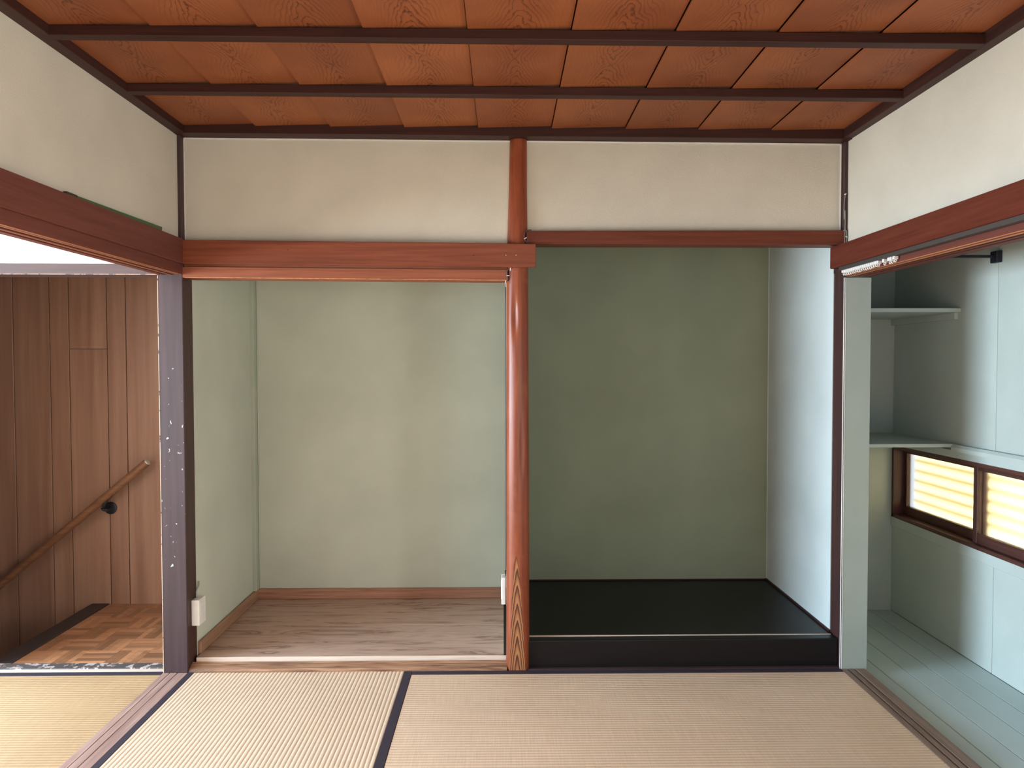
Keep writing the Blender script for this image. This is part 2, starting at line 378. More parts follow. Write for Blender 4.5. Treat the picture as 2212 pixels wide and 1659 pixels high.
# --- upper walls
wall_bl = struct(B('wall_back_left', P_UP, 0.0, 1.44, 0.030, 0.075, 1.74, 2.315))
wall_br = struct(B('wall_back_right', P_UP, 1.44, 2.85, 0.030, 0.075, 1.88, 2.310))
def bead(name, x0, x1, z0, z1, k=0.0):
    bm = bmesh.new(); box(bm, x0, x1, 0.0265, 0.0305, z0, z1, 0, k); return struct(finish(name, bm, BEAD))
bead('trim_4', 0.002, 1.405, 2.3085, 2.3135, KX); bead('trim_5', 1.475, 2.843, 2.3085, 2.3135, KX)
bead('trim_6', 2.8395, 2.8430, 1.91, 2.292); bead('trim_7', 0.0005, 0.0035, 1.86, 2.312)
wall_l = struct(B('wall_left', P_UP, -0.090, -0.015, -3.9, 0.0, 1.755, 2.330))
wall_r = struct(B('wall_right', P_UP, 2.860, 2.95, -3.9, -0.0, 1.745, 2.320))
# --- closet (left bay)
cl = struct(B('wall_closet_back', P_OSH, -0.105, 1.40, BACK, BACK + 0.05, -0.1, 2.3))
cll = struct(B('wall_closet_left', P_OSH, -0.105, 0.002, 0.092, BACK, 0.0, 2.3))
struct(B('wall_partition', P_OSH, 1.386, 1.44, 0.075, BACK, 0.0, 2.3))
struct(B('wall_partition_alcove', P_TOKR_DAYLIT, 1.44, 1.482, 0.075, BACK, 0.0, 2.3))
struct(B('ceiling_closet', P_OSH, 0.0, 1.40, 0.075, BACK, 2.05, 2.08))
bm = bmesh.new(); box(bm, 0.0, 0.022, 0.800, 0.8495, 0.1, 2.04, 0.002); struct(finish('trim_8', bm, m_plaster('corner_strip_sage', (0.42, 0.44, 0.355), 0.1)))
struct(B('trim_9', BEAD if False else P_OSH, 0.024, 0.029, 0.844, 0.8495, 0.1, 2.04))
bb = bmesh.new(); box(bb, 0.0, 1.386, 0.832, 0.849, 0.045, 0.102, 0.002); struct(finish('baseboard_back', bb, W_BASE))
bb = bmesh.new(); box(bb, 0.002, 0.018, 0.095, 0.832, 0.045, 0.100, 0.003); struct(finish('baseboard_left', bb, W_BASEY))
fl_c = struct(B('floor_closet', W_DARK, 0.0, 1.388, 0.075, BACK, -0.02, 0.030))
for y0, y1 in ((0.062, 0.435), (0.4385, 0.834)):
    bm = bmesh.new(); box(bm, 0.012, 1.372, y0, y1, 0.030, 0.0445, 0.001); finish('plywood_board', bm, PLY, fl_c)
# --- alcove (right bay)
struct(B('wall_alcove_back', P_TOKO_SHADED, 1.44, 2.85, BACK + 0.02, BACK + 0.06, -0.1, 2.3))
struct(B('wall_alcove_right', P_TOKR_DAYLIT, 2.8455, 2.93, 0.095, BACK + 0.03, 0.0, 2.3))
struct(B('ceiling_alcove', W_DARK, 1.44, 2.85, 0.075, BACK + 0.02, 2.25, 2.28))
bm = bmesh.new(); box(bm, 2.842, 2.846, 0.864, 0.870, 0.13, 2.25); struct(finish('trim_10', bm, P_TOKR_DAYLIT))
struct(B('floor_alcove', W_BLACK, 1.482, 2.8455, 0.072, BACK + 0.02, 0.09, 0.130))
bm = bmesh.new(); box(bm, 1.482, 2.838, 0.066, 0.0725, 0.10, 0.1285); struct(finish('trim_11', bm, W_PALE))
bm = bmesh.new(); box(bm, 2.838, 2.8455, 0.09, 0.87, 0.130, 0.139); struct(finish('trim_12', bm, W_DARKY))
bm = bmesh.new(); box(bm, 1.482, 2.8455, 0.862, 0.87, 0.130, 0.136); struct(finish('trim_13', bm, W_DARK))
# --- left room behind the opening, the stair landing
struct(B('wall_left_room_back', P_WHITE, -3.05, -1.00, 0.02, 0.10, 0.0, 2.40))
struct(B('wall_left_room_upper', P_WHITE, -1.00, -0.105, 0.03, 0.09, 1.765, 2.40))
struct(B('ceiling_left_room', P_WHITE, -3.05, -0.09, -3.9, 0.1, 2.40, 2.43))
bm = bmesh.new()
box(bm, -3.11, -3.03, -3.9, -2.65, 0, 2.4); box(bm, -3.11, -3.03, -0.35, 0.1, 0, 2.4)
box(bm, -3.11, -3.03, -2.65, -0.35, 0, 0.35); box(bm, -3.11, -3.03, -2.65, -0.35, 1.9, 2.4)
struct(finish('wall_left_room_side', bm, P_WHITE))
bm = bmesh.new()
box(bm, -3.11, -2.75, -3.96, -3.88, 0, 2.4); box(bm, -1.05, 0.55, -3.96, -3.88, 0, 2.4); box(bm, 2.45, 3.6, -3.96, -3.88, -0.1, 2.4)
box(bm, -2.75, -1.05, -3.96, -3.88, 0, 0.55); box(bm, -2.75, -1.05, -3.96, -3.88, 1.95, 2.4)
box(bm, 0.55, 2.45, -3.96, -3.88, 0, 0.5); box(bm, 0.55, 2.45, -3.96, -3.88, 2.0, 2.4)
struct(finish('wall_rear', bm, P_UP))
# stair panelling
wp = struct(B('wall_stair', W_DARKZ, -2.7, -0.10, 0.912, 0.95, -1.2, 2.4))
pe = [-2.47, -2.265, -2.16, -1.955, -1.85, -1.645, -1.542, -1.337, -1.137, -1.031, -0.822, -0.718, -0.509, -0.404, -0.19, -0.106]
for i in range(len(pe)-1):
    g = 0.0022
    segs = [(-1.2, 2.4)]
    if abs(pe[i] + 1.031) < 0.01: segs = [(-1.2, 1.426), (1.428, 2.4)]
    for z0, z1 in segs:
        bm = bmesh.new(); box(bm, pe[i]+g, pe[i+1]-g, 0.900, 0.9125, z0, z1, 0.0015)
        finish('panel_board', bm, W_PANEL, wp)
struct(B('wall_stair_right', P_WHITE, -0.104, -0.085, 0.10, 0.95, 0.0, 2.4))
struct(B('ceiling_stair', P_WHITE, -2.7, -0.10, 0.09, 0.95, 2.40, 2.43))
bm = bmesh.new(); box(bm, -2.75, -2.68, 0.05, 0.95, -1.2, 2.4); box(bm, -2.7, -0.9, 0.02, 0.098, -1.2, -0.03); struct(finish('wall_stairwell', bm, W_PANEL))
# landing parquet
fl_p = struct(B('floor_landing', W_DARK, -0.83, -0.10, 0.095, 0.905, -0.03, -0.006))
blk = 0.1455; sw = blk/5
mx = None; my = None
for a in range(6):
    for b in range(6):
        x0 = -0.105 - 0.028 - (a)*blk; y0 = 0.100 + b*blk
        horiz = (a + b) % 2 == 0
        for s in range(5):
            if horiz: bx_ = (x0 - blk, x0, y0 + s*sw, y0 + (s+1)*sw)
            else:     bx_ = (x0 - (s+1)*sw, x0 - s*sw, y0, y0 + blk)
            X0, X1, Y0, Y1 = bx_; X0 = max(X0, -0.829); Y1 = min(Y1, 0.899)
            if X1 - X0 < 0.006 or Y1 - Y0 < 0.006: continue
            bm = bmesh.new(); box(bm, X0 + .0003, X1 - .0003, Y0 + .0003, Y1 - .0003, -0.006, 0.002 + random.uniform(-.0004, .0004), 0)
            finish('parquet_strip', bm, W_PARQ, fl_p)
for s in range(28):   # the narrow row beside the corner post
    bm = bmesh.new(); box(bm, -0.1325, -0.1045, 0.100 + s*sw, 0.100 + (s+1)*sw - .0006, -0.006, 0.002); finish('parquet_strip', bm, W_PARQ, fl_p)
# --- side passage on the right
PX = 3.525; PF = -0.03
fl_s = struct(B('floor_passage', W_DARK, 2.94, 3.56, -3.9, 0.86, -0.10, -0.044))
pl_e = [2.955, 3.055, 3.165, 3.285, 3.405, 3.524]
for i in range(5):
    bm = bmesh.new(); box(bm, pl_e[i] + .0015, pl_e[i+1] - .0015, -3.9, 0.828, -0.044, PF, 0.0012)
    finish('plank', bm, P_FLOOR, fl_s)
struct(B('wall_passage_back', P_PASS, 2.93, 3.56, 0.828, 0.88, -0.1, 2.3))
struct(B('ceiling_passage', W_DARK, 2.93, 3.60, -3.9, 0.88, 2.20, 2.23))
struct(B('passage_light_blocker', P_PASS, 2.965, 3.62, -2.02, -1.97, -0.1, 2.25))  # unseen wall added to keep the side fill off passage back and alcove
struct(B('wall_passage_left', P_PASS, 2.930, 2.967, 0.10, 0.83, -0.05, 2.25))
WZ0, WZ1, WY0, WY1 = 0.497, 0.888, -1.05, 0.815       # window opening in the outer wall
bm = bmesh.new()
box(bm, PX + 0.012, PX + 0.10, -3.9, -3.55, -0.1, 2.25); box(bm, PX + 0.012, PX + 0.10, -2.05, WY0, -0.1, 2.25)
box(bm, PX + 0.012, PX + 0.10, -3.55, -2.05, -0.1, 0.38); box(bm, PX + 0.012, PX + 0.10, -3.55, -2.05, 2.02, 2.25); box(bm, PX + 0.012, PX + 0.10, WY1, 0.88, -0.1, 2.25)
box(bm, PX + 0.012, PX + 0.10, WY0, WY1, -0.1, WZ0); box(bm, PX + 0.012, PX + 0.10, WY0, WY1, WZ1, 2.25)
wps = struct(finish('wall_passage_right', bm, P_PASS))
sy = [-1.2, 0.006, 0.827]
for i in range(2):
    a, b = sy[i] + 0.0013, sy[i+1] - 0.0013
    bm = bmesh.new(); box(bm, PX, PX + 0.012, a, b, 0.955, 2.2, 0.001); finish('wall_panel', bm, P_PASS, wps)
    bm = bmesh.new(); box(bm, PX, PX + 0.012, a, b, PF, 0.446, 0.001); finish('wall_panel', bm, P_PASS, wps)
# window: painted casing boards and ledge
win = struct(empty('window_1', (PX, -0.12, WZ0)))
WN = m_wood('window_jamb_wood', (0.060, 0.020, 0.020), (0.10, 0.038, 0.034), 'z', 0.42, 0.45)
for nm, z0, z1, xx in (('casing', 0.445, 0.496, PX - 0.008), ('casing', 0.886, 0.926, PX - 0.008)):
    bm = bmesh.new(); box(bm, xx, PX + 0.012, -1.2, 0.826, z0, z1, 0.0015); finish(nm, bm, P_PASS, win)
bm = bmesh.new(); prism_y(bm, [(PX + 0.01, 0.926), (PX - 0.034, 0.926), (PX - 0.034, 0.944), (PX - 0.024, 0.957), (PX + 0.01, 0.957)], -1.2, 0.262); finish('ledge', bm, P_PASS, win)
fr = []
for nm, y0, y1, z0, z1 in (('frame_sill', WY0, WY1, WZ0 - 0.002, WZ0 + 0.017), ('frame_head', WY0, WY1, WZ1 - 0.016, WZ1 + 0.002), ('frame_jamb', WY1 - 0.018, WY1, WZ0, WZ1)):
    bm = bmesh.new(); box(bm, PX - 0.010, PX + 0.085, y0, y1, z0, z1, 0.001); finish(nm, bm, W_WIN if nm != 'frame_jamb' else WN, win)
def sash(y0, y1, xa):
    s = None; z0, z1 = WZ0 + 0.017, WZ1 - 0.016; th = 0.024
    bm = bmesh.new()
    box(bm, xa, xa + th, y1 - 0.028, y1, z0, z1, 0.0015); s1 = finish('sash', bm, WN, win)
    for nm, a, b, c, d, mm in (('stile', y0, y0 + 0.028, z0, z1, WN), ('rail', y0 + .028, y1 - .028, z0, z0 + 0.046, W_WIN), ('rail', y0 + .028, y1 - .028, z1 - 0.022, z1, W_WIN)):
        bm = bmesh.new(); box(bm, xa, xa + th, a, b, c, d, 0.0015); finish(nm, bm, mm, s1)
    bm = bmesh.new(); box(bm, xa + 0.010, xa + 0.013, y0 + .024, y1 - .024, z0 + .04, z1 - .018); finish('pane', bm, PANE, s1)
sash(0.145, WY1 - 0.018, PX + 0.046); sash(-0.52, 0.172, PX + 0.016); sash(-1.05, -0.49, PX + 0.046)
for i in range(9):
    zz = WZ0 - 0.01 + i*0.055
    bm = bmesh.new(); hexa(bm, [(PX + 0.125, WY0, zz + 0.05), (PX + 0.128, WY0, zz + 0.05), (PX + 0.128, WY1 - .02, zz + 0.05), (PX + 0.125, WY1 - .02, zz + 0.05),
        (PX + 0.105, WY0, zz + 0.112), (PX + 0.108, WY0, zz + 0.112), (PX + 0.108, WY1 - .02, zz + 0.112), (PX + 0.105, WY1 - .02, zz + 0.112)])
    finish('louver_slat', bm, SLAT, win)

# ================================================================== THINGS: posts and beams
# left corner post: paint worn on the room face
t = empty('corner_post', (-0.053, 0.05, 0.0)); tag(t, 'chipped purplish brown square post between the stair landing and the closet', 'post')
bm = bmesh.new(); hexa(bm, [(-0.1056,0,0),(-0.001,0,0),(-0.001,0.094,0),(-0.1056,0.094,0),(-0.1056,0,2.32),(0.0,0,2.32),(0.0,0.094,2.32),(-0.1056,0.094,2.32)], 0.0028, 2)
finish('shaft', bm, POSTL, t, origin=(-0.053, 0.05, 0.0))
bm = bmesh.new(); box(bm, -0.1066, -0.1036, -0.0012, 0.004, 0.0, 1.722, 0.0008); o = finish('worn_edge', bm, m_worn('post_edge_bare', (0.62, 0.46, 0.36), (0.10, 0.06, 0.06), 0.58, 0.55, scale=26.0), t); o['label'] = 'bare pale wood along the outer edge'
bm = bmesh.new(); box(bm, -0.006, 0.0008, 0.003, 0.0935, 0.0, 2.315, 0.0003); o = finish('stained_face', bm, W_DARKZ, t); o['label'] = 'dark unpainted closet side of the post'
# right corner post: stained on the room side, sage paint towards the passage
t = empty('corner_post', (2.908, 0.05, 0.0)); tag(t, 'square post with sage painted front and dark brown side, right of the alcove', 'post')
bm = bmesh.new(); box(bm, 2.8535, 2.967, -0.001, 0.10, -0.03, 1.712, 0.002, 0, 2); o = finish('painted_shaft', bm, P_POST, t)
bm = bmesh.new(); box(bm, 2.8485, 2.8545, 0.003, 0.0985, 0.0, 2.30, 0.001); o = finish('stained_face', bm, W_DARKZ, t); o['label'] = 'dark brown side face of the post'
for xa, xb in ((2.8480, 2.8500), (2.8536, 2.8565)):
    bm = bmesh.new(); box(bm, xa, xb, -0.0018, 0.004, 0.0, 1.712, 0.0004); o = finish('paint_edge', bm, BEAD, t); o['label'] = 'pale line of paint along the post edge'
bm = bmesh.new(); box(bm, 2.846, 2.93, 0.0, 0.095, 1.74, 2.30, 0.001); finish('upper_shaft', bm, W_DARKZ, t)

# the log post of the alcove
LCX, LCY = 1.4345, 0.036
def rlog(z):
    pts = [(0, 0.0515), (0.5, 0.0505), (1.0, 0.049), (1.7, 0.0475), (1.85, 0.0450), (2.1, 0.0395), (2.32, 0.0375)]
    for (a, ra), (b, rb) in zip(pts, pts[1:]):
        if z <= b: return ra + (rb-ra)*(z-a)/(b-a)
    return pts[-1][1]
def lcx(z): return LCX + 0.005*max(0, (z-1.8)/0.5) 
def cut(z): return 0.0368 + 0.0140*min(1.0, max(0.0, z/0.51))**0.75
bm = bmesh.new(); NR, NZ = 72, 190; rings = []
for j in range(NZ+1):
    z = 2.312*j/NZ; R = rlog(z); cx = lcx(z); ring = []
    for i in range(NR):
        th = 2*math.pi*i/NR
        r = R*(1 + 0.012*math.cos(7*th + 0.9*math.sin(2.1*z)) + 0.008*math.sin(5.3*z + 2*th))
        x, y = r*math.sin(th), -r*math.cos(th)
        # healed branch scar high on the front
        d2 = ((x + 0.010)/0.010)**2 + ((z - 1.545)/0.075)**2
        if y < 0: y += 0.011*math.exp(-d2)
        d3 = ((x - 0.018)/0.014)**2 + ((z - 0.98)/0.13)**2
        if y < 0: y += 0.004*math.exp(-d3)
        if z < 0.512: y = max(y, -cut(z))
        ring.append(bm.verts.new((cx + x, LCY + y, z)))
    rings.append(ring)
for j in range(NZ):
    for i in range(NR):
        bm.faces.new((rings[j][i], rings[j][(i+1)%NR], rings[j+1][(i+1)%NR], rings[j+1][i]))
bm.faces.new(rings[0][::-1]); bm.faces.new(rings[-1])
t = empty('alcove_post', (LCX, LCY, 0)); tag(t, 'polished reddish natural log post between the closet and the alcove', 'post')
finish('log', bm, LOG, t, smooth=True, origin=(LCX, LCY, 0))
bm = bmesh.new(); rows = []
for j in range(41):
    z = 0.003 + 0.503*j/40; R = rlog(z); a = cut(z); hw = math.sqrt(max(R*R - a*a, 1e-7))*0.97 + 0.0004
    if j == 40: hw = 0.0006
    jit = 0.0008*math.sin(37*z) + 0.0006*math.sin(91*z)
    rows.append([bm.verts.new((LCX - 0.002 - hw + jit - 0.006*(z/0.5), LCY - a - 0.0009, z)), bm.verts.new((LCX - 0.002 + hw + jit - 0.006*(z/0.5), LCY - a - 0.0009, z)),
                 bm.verts.new((LCX - 0.002 + hw + jit - 0.006*(z/0.5), LCY - a + 0.004, z)), bm.verts.new((LCX - 0.002 - hw + jit - 0.006*(z/0.5), LCY - a + 0.004, z))])
for a, b in zip(rows, rows[1:]):
    for k in range(4): bm.faces.new((a[k], a[(k+1)%4], b[(k+1)%4], b[k]))
bm.faces.new(rows[0][::-1]); bm.faces.new(rows[-1])
o = finish('pointed_facet', bm, FACET, t, origin=(LCX - 0.003, LCY, 0)); o['label'] = 'pointed flat cut with nested arched grain'

# frieze rails (the broad boards at door-head height)
bm = bmesh.new(); box(bm, 0.012, 1.512, -0.031, -0.0165, 1.768, 1.868, 0.002, -0.011); tag(finish('frieze_rail', bm, W_RED), 'broad reddish rail across the closet head, ending past the log post', 'rail')
bm = bmesh.new(); prism_y(bm, [(0.017, 1.872), (-0.015, 1.872), (-0.015, 1.768), (0.013, 1.768), (0.017, 1.771)], -3.9, -0.031); tag(finish('frieze_rail', bm, W_REDY), 'broad brown rail along the left wall carrying a green board', 'rail')
bm = bmesh.new(); prism_y(bm, [(2.810, 1.848), (2.862, 1.848), (2.862, 1.755), (2.814, 1.755), (2.810, 1.758)], -3.9, 0.052); tag(finish('frieze_rail', bm, W_REDR), 'broad brown rail along the right wall above the curtain rail', 'rail')
# door heads with sliding grooves in the underside
bm = bmesh.new()
prism_x(bm, [(0.014, 1.780), (0.014, 1.7585), (0.0, 1.7570), (0.0, 1.7135), (0.003, 1.7115), (0.020, 1.7115), (0.020, 1.724), (0.040, 1.724), (0.040, 1.7115), (0.052, 1.7115), (0.052, 1.724), (0.072, 1.724), (0.072, 1.7115), (0.094, 1.7115), (0.094, 1.780)], 0.001, 1.390, -0.009)
dh = tag(finish('door_head', bm, m_wood('red_cedar_head', (0.20, 0.055, 0.026), (0.32, 0.10, 0.05), 'x', 0.45, 0.25, streak=0.3)), 'thin reddish grooved head rail over the closet opening', 'door head')
bm = bmesh.new(); box(bm, 0.01, 1.388, -0.0006, 0.0034, 1.7112, 1.7150, 0.0008, -0.009); o = finish('worn_edge', bm, W_RAW, dh); o['label'] = 'raw orange wood worn through along the edge'
bm = bmesh.new()
prism_y(bm, [(0.001, 1.768), (0.001, 1.727), (-0.003, 1.724), (-0.022, 1.724), (-0.022, 1.738), (-0.043, 1.738), (-0.043, 1.724), (-0.055, 1.724), (-0.055, 1.738), (-0.076, 1.738), (-0.076, 1.724), (-0.104, 1.724), (-0.104, 1.768)], -3.9, -0.001)
dh = tag(finish('door_head', bm, W_REDY), 'brown grooved head rail over the opening to the left room', 'door head')
for xa, za in ((-0.0035, 1.7236), (-0.0215, 1.7236), (-0.0555, 1.7236)):
    bm = bmesh.new(); box(bm, xa - 0.0022, xa + 0.0022, -3.9, -0.002, za, za + 0.0030, 0.0006); o = finish('worn_edge', bm, W_RAW, dh); o['label'] = 'raw orange wood worn through along the edge'
bm = bmesh.new()
prism_y(bm, [(2.852, 1.7545), (2.852, 1.722), (2.858, 1.7145), (2.876, 1.7145), (2.876, 1.728), (2.897, 1.728), (2.897, 1.7145), (2.911, 1.7145), (2.911, 1.728), (2.931, 1.728), (2.931, 1.7145), (2.962, 1.7145), (2.962, 1.7545)], -3.9, -0.002)
dh = tag(finish('door_head', bm, W_REDY), 'reddish grooved head rail over the opening to the side passage', 'door head')
for xa, za in ((2.8545, 1.7170), (2.8620, 1.7140), (2.8680, 1.7140), (2.8740, 1.7140)):
    bm = bmesh.new(); box(bm, xa - 0.0018, xa + 0.0018, -3.9, -0.004, za, za + 0.0030, 0.0006); o = finish('worn_edge', bm, W_RAW, dh); o['label'] = 'raw orange wood worn through along the edge'
# alcove lintel
bm = bmesh.new(); hexa(bm, [(1.474,-0.006,1.855),(2.846,-0.006,1.852),(2.846,0.085,1.852),(1.474,0.085,1.855),(1.474,-0.006,1.910),(2.846,-0.006,1.914),(2.846,0.085,1.914),(1.474,0.085,1.910)], 0.002)
tag(finish('alcove_lintel', bm, m_wood('red_cedar_lintel', (0.11, 0.027, 0.014), (0.17, 0.045, 0.024), 'x', 0.5, 0.2, streak=0.4)), 'slim dark reddish lintel across the top of the alcove', 'lintel')
# header over the stair landing
bm = bmesh.new(); box(bm, -1.0, -0.105, -0.002, 0.10, 1.7235, 1.770, 0.002, -0.003); hd = tag(finish('stair_header', bm, HDR), 'chipped purplish brown header beam over the stair landing', 'beam')
bm = bmesh.new(); box(bm, -1.0, -0.107, -0.0034, 0.003, 1.7232, 1.7268, 0.0008, -0.003); o = finish('worn_edge', bm, m_worn('header_edge_bare', (0.42, 0.24, 0.17), (0.12, 0.08, 0.085), 0.52, 0.55, scale=22.0), hd); o['label'] = 'bare pinkish wood along the lower edge'
# alcove front sill
bm = bmesh.new(); box(bm, 1.478, 2.8475, 0.018, 0.066, -0.03, 0.122, 0.004, 0.002, 2); tag(finish('alcove_sill', bm, W_BLACK), 'black lacquered front sill beam of the alcove', 'sill')
bm = bmesh.new(); box(bm, 1.475, 2.8485, 0.001, 0.020, -0.02, 0.006, 0.001); tag(finish('floor_strip', bm, m_worn('strip_dark', (0.05, 0.028, 0.030), (0.42, 0.27, 0.20), 0.66, 0.8, scale=30, axis=(1.2, 30, 30), spec=0.15)), 'thin worn dark strip between the mat and the black alcove sill', 'strip')
# sills
def sill(name, mat, x0, x1, y0, y1, label, z=0.0, grooves=()):
    prof = [(x0, z - 0.03), (x0, z)]
    for a, b in grooves: prof += [(a, z), (a + .0008, z - 0.0035), (b - .0008, z - 0.0035), (b, z)]
    prof += [(x1, z), (x1, z - 0.03)]
    bm = bmesh.new(); prism_y(bm, prof, y0, y1); return tag(finish(name, bm, mat), label, 'sill')
sill('floor_sill', W_PINK, -0.108, -0.001, -3.9, -0.001, 'worn pinkish grooved sill between the tatami of the two rooms', 0.001, ((-0.080, -0.076), (-0.047, -0.043)))
sill('floor_sill', W_SILLR, 2.852, 2.956, -3.9, -0.003, 'dark grooved sill between the right tatami mat and the green planks', 0.001, ((2.875, 2.886), (2.903, 2.916)))
bm = bmesh.new(); prism_x(bm, [(0.003, -0.02), (0.003, 0.004), (0.009, 0.013), (0.046, 0.0285), (0.047, 0.022), (0.0555, 0.022), (0.0555, -0.02)], 0.001, 1.386)
tag(finish('closet_sill', bm, W_SILLX), 'knotty streaked sill board along the closet front', 'sill')
bm = bmesh.new(); box(bm, 0.012, 1.383, 0.056, 0.0615, 0.012, 0.044, 0.001); tag(finish('edge_strip', bm, W_PALE), 'pale wood strip edging the closet plywood floor', 'strip')
t = empty('landing_sill', (-0.55, 0.05, 0)); tag(t, 'worn flaking sill board in front of the parquet landing', 'sill')
bm = bmesh.new(); box(bm, -1.0, -0.106, 0.040, 0.098, -0.03, 0.006, 0.002); finish('worn_board', bm, WORNS, t)
bm = bmesh.new(); box(bm, -1.0, -0.106, 0.016, 0.0395, -0.03, 0.003, 0.001); o = finish('pale_strip', bm, W_PALE, t); o['label'] = 'pale front strip'
bm = bmesh.new(); box(bm, -0.930, -0.831, 0.099, 0.899, -0.035, 0.006, 0.003); tag(finish('stair_nosing', bm, NOSE), 'dark scuffed nosing board at the stair edge of the parquet', 'nosing')
# stair
t = empty('staircase', (-1.4, 0.5, -1.2)); tag(t, 'dark wooden stair going down beside the panelled wall', 'stair')
for i in range(5):
    z = -0.20*(i+1); x1 = -0.915 - 0.23*i; x0 = x1 - 0.25
    bm = bmesh.new(); box(bm, x0, x1, 0.10, 0.899, z - 0.03, z, 0.003); finish('tread', bm, NOSE, t)
    bm = bmesh.new(); box(bm, x1 - 0.012, x1, 0.10, 0.899, z, z + 0.168, 0.001); finish('riser', bm, NOSE, t)

# ================================================================== tatami
def mat_surface(bm, x0, x1, y0, y1, ridge, pitch=0.0165, h=0.0013, ztop=0.0):
    """corrugated rush surface; ridge='y' means the ridges run along y"""
    per = 8
    lo, hi = (x0, x1) if ridge == 'y' else (y0, y1)
    n = max(1, round((hi-lo)/pitch)); N = n*per; vs = []
    for i in range(N+1):
        s = lo + (hi-lo)*i/N; ph = (i % per)/per
        z = ztop + h*(abs(math.sin(math.pi*ph))**0.55 - 1.0)
        row = []
        for e in (0.0, 0.34, 0.67, 1.0):
            if ridge == 'y': row.append(bm.verts.new((s, y0 + (y1-y0)*e, z)))
            else: row.append(bm.verts.new((x0 + (x1-x0)*e, s, z)))
        vs.append(row)
    for a, b in zip(vs, vs[1:]):
        for k in range(3): bm.faces.new((a[k], b[k], b[k+1], a[k+1]))
def tatami(x0, x1, y0, y1, along, mat, label, borders, h=0.0013):
    t = empty('tatami_mat', ((x0+x1)/2, (y0+y1)/2, -0.035)); tag(t, label, 'tatami mat', 'tatami mats')
    bm = bmesh.new(); box(bm, x0 + .001, x1 - .001, y0 + .001, y1 - .001, -0.035, -0.004); finish('core', bm, mat, t)
    bw = 0.033; X0, X1, Y0, Y1 = x0, x1, y0, y1
    if along == 'y':
        if 'l' in borders: X0 += bw*0.72
        if 'r' in borders: X1 -= bw
    else:
        if 'b' in borders: Y1 -= bw*0.9
        if 'f' in borders: Y0 += bw
    bm = bmesh.new(); mat_surface(bm, X0, X1, Y0, Y1, along, h=h); s = finish('rush_surface', bm, mat, t, smooth=True)
    def bd(a, b, c, d):
        bm = bmesh.new(); box(bm, a, b, c, d, -0.020, 0.0008, 0.0006); finish('cloth_border', bm, BORDER, t)
    if along == 'y':
        if 'l' in borders: bd(x0, X0 + .001, y0, y1)
        if 'r' in borders: bd(X1 - .001, x1, y0, y1)
    else:
        if 'b' in borders: bd(x0, x1, Y1 - .001, y1)
        if 'f' in borders: bd(x0, x1, y0, Y0 + .001)
    return t
tatami(0.000, 0.972, -1.92, 0.002, 'y', T_RIDGE, 'pale ridged tatami mat in front of the closet with lengthwise dark borders', 'lr', 0.0022)
tatami(0.974, 2.851, -0.955, 0.000, 'x', T_FLAT, 'faded brownish tatami mat in front of the alcove', 'bf', 0.0019)
tatami(0.974, 1.93, -2.86, -0.957, 'y', T_FLAT, 'tatami mat near the photographer in the middle of the room', 'lr', 0.0009)
tatami(1.932, 2.851, -2.86, -0.957, 'y', T_FLAT, 'tatami mat near the photographer along the side passage', 'lr', 0.0009)
tatami(-1.95, -0.109, -0.955, 0.014, 'x', T_LEFT, 'tatami mat in the left room in front of the stair landing', 'bf', 0.0024)
tatami(-1.95, -0.109, -1.912, -0.957, 'x', T_LEFT, 'second tatami mat of the left room, nearer the photographer', 'bf', 0.0016)

# ================================================================== small things
# handrail
t = empty('handrail', (-0.83, 0.85, 0.5)); tag(t, 'round wooden handrail sloping down along the stair panelling', 'handrail')
sl = Vector((-0.814, 0, -0.674)).normalized(); p0 = Vector((-0.578, 0.835, 0.806)); p1 = p0 + sl*1.75
bm = bmesh.new(); tube(bm, [p0, p0 + sl*0.004, p0 + sl*0.5, p1], [0.0195, 0.0215, 0.0215, 0.0215], 24); finish('bar', bm, W_RAIL, t, smooth=False)
bm = bmesh.new(); tube(bm, [p0 - sl*0.004, p0 + sl*0.0005], [0.0165, 0.0195], 24); finish('end_cap', bm, CAPM, t)
def bracket(px, pz):
    bm = bmesh.new(); tube(bm, [(px, 0.900, pz), (px, 0.893, pz), (px, 0.891, pz)], [0.034, 0.034, 0.028], 24)
    br = finish('bracket', bm, STEEL, t)
    top = p0 + sl*((p0.x - px - 0.02)/-sl.x) + Vector((0, 0, -0.018))
    bm = bmesh.new(); tube(bm, smooth_path([(px, 0.893, pz), (px, 0.86, pz - 0.004), (px - 0.012, 0.838, pz + 0.010), tuple(top)], 5), 0.0085, 12); finish('arm', bm, STEEL, br)
    bm = bmesh.new(); tube(bm, [top - sl*0.03 + Vector((0,0,-0.004)), top + sl*0.03 + Vector((0,0,-0.004))], 0.006, 10); finish('saddle', bm, STEEL, br)
bracket(-0.815, 0.542); bracket(-1.62, -0.12)
# wall box on the left post
t = empty('outlet_box', (0.022, 0.07, 0.192)); tag(t, 'white surface outlet box with cable low on the chipped corner post', 'outlet box')
bm = bmesh.new(); box(bm, 0.001, 0.037, 0.036, 0.106, 0.192, 0.306, 0.004, 0, 3); finish('housing', bm, WHITEP, t)
bm = bmesh.new(); box(bm, 0.0365, 0.0385, 0.048, 0.095, 0.212, 0.286, 0.001); finish('cover_plate', bm, WHITEP, t)
bm = bmesh.new(); tube(bm, smooth_path([(0.010, 0.075, 0.304), (0.008, 0.078, 0.335), (0.013, 0.090, 0.355), (0.010, 0.100, 0.372)], 6), 0.0034, 10); finish('cable', bm, CABLE, t, smooth=True)
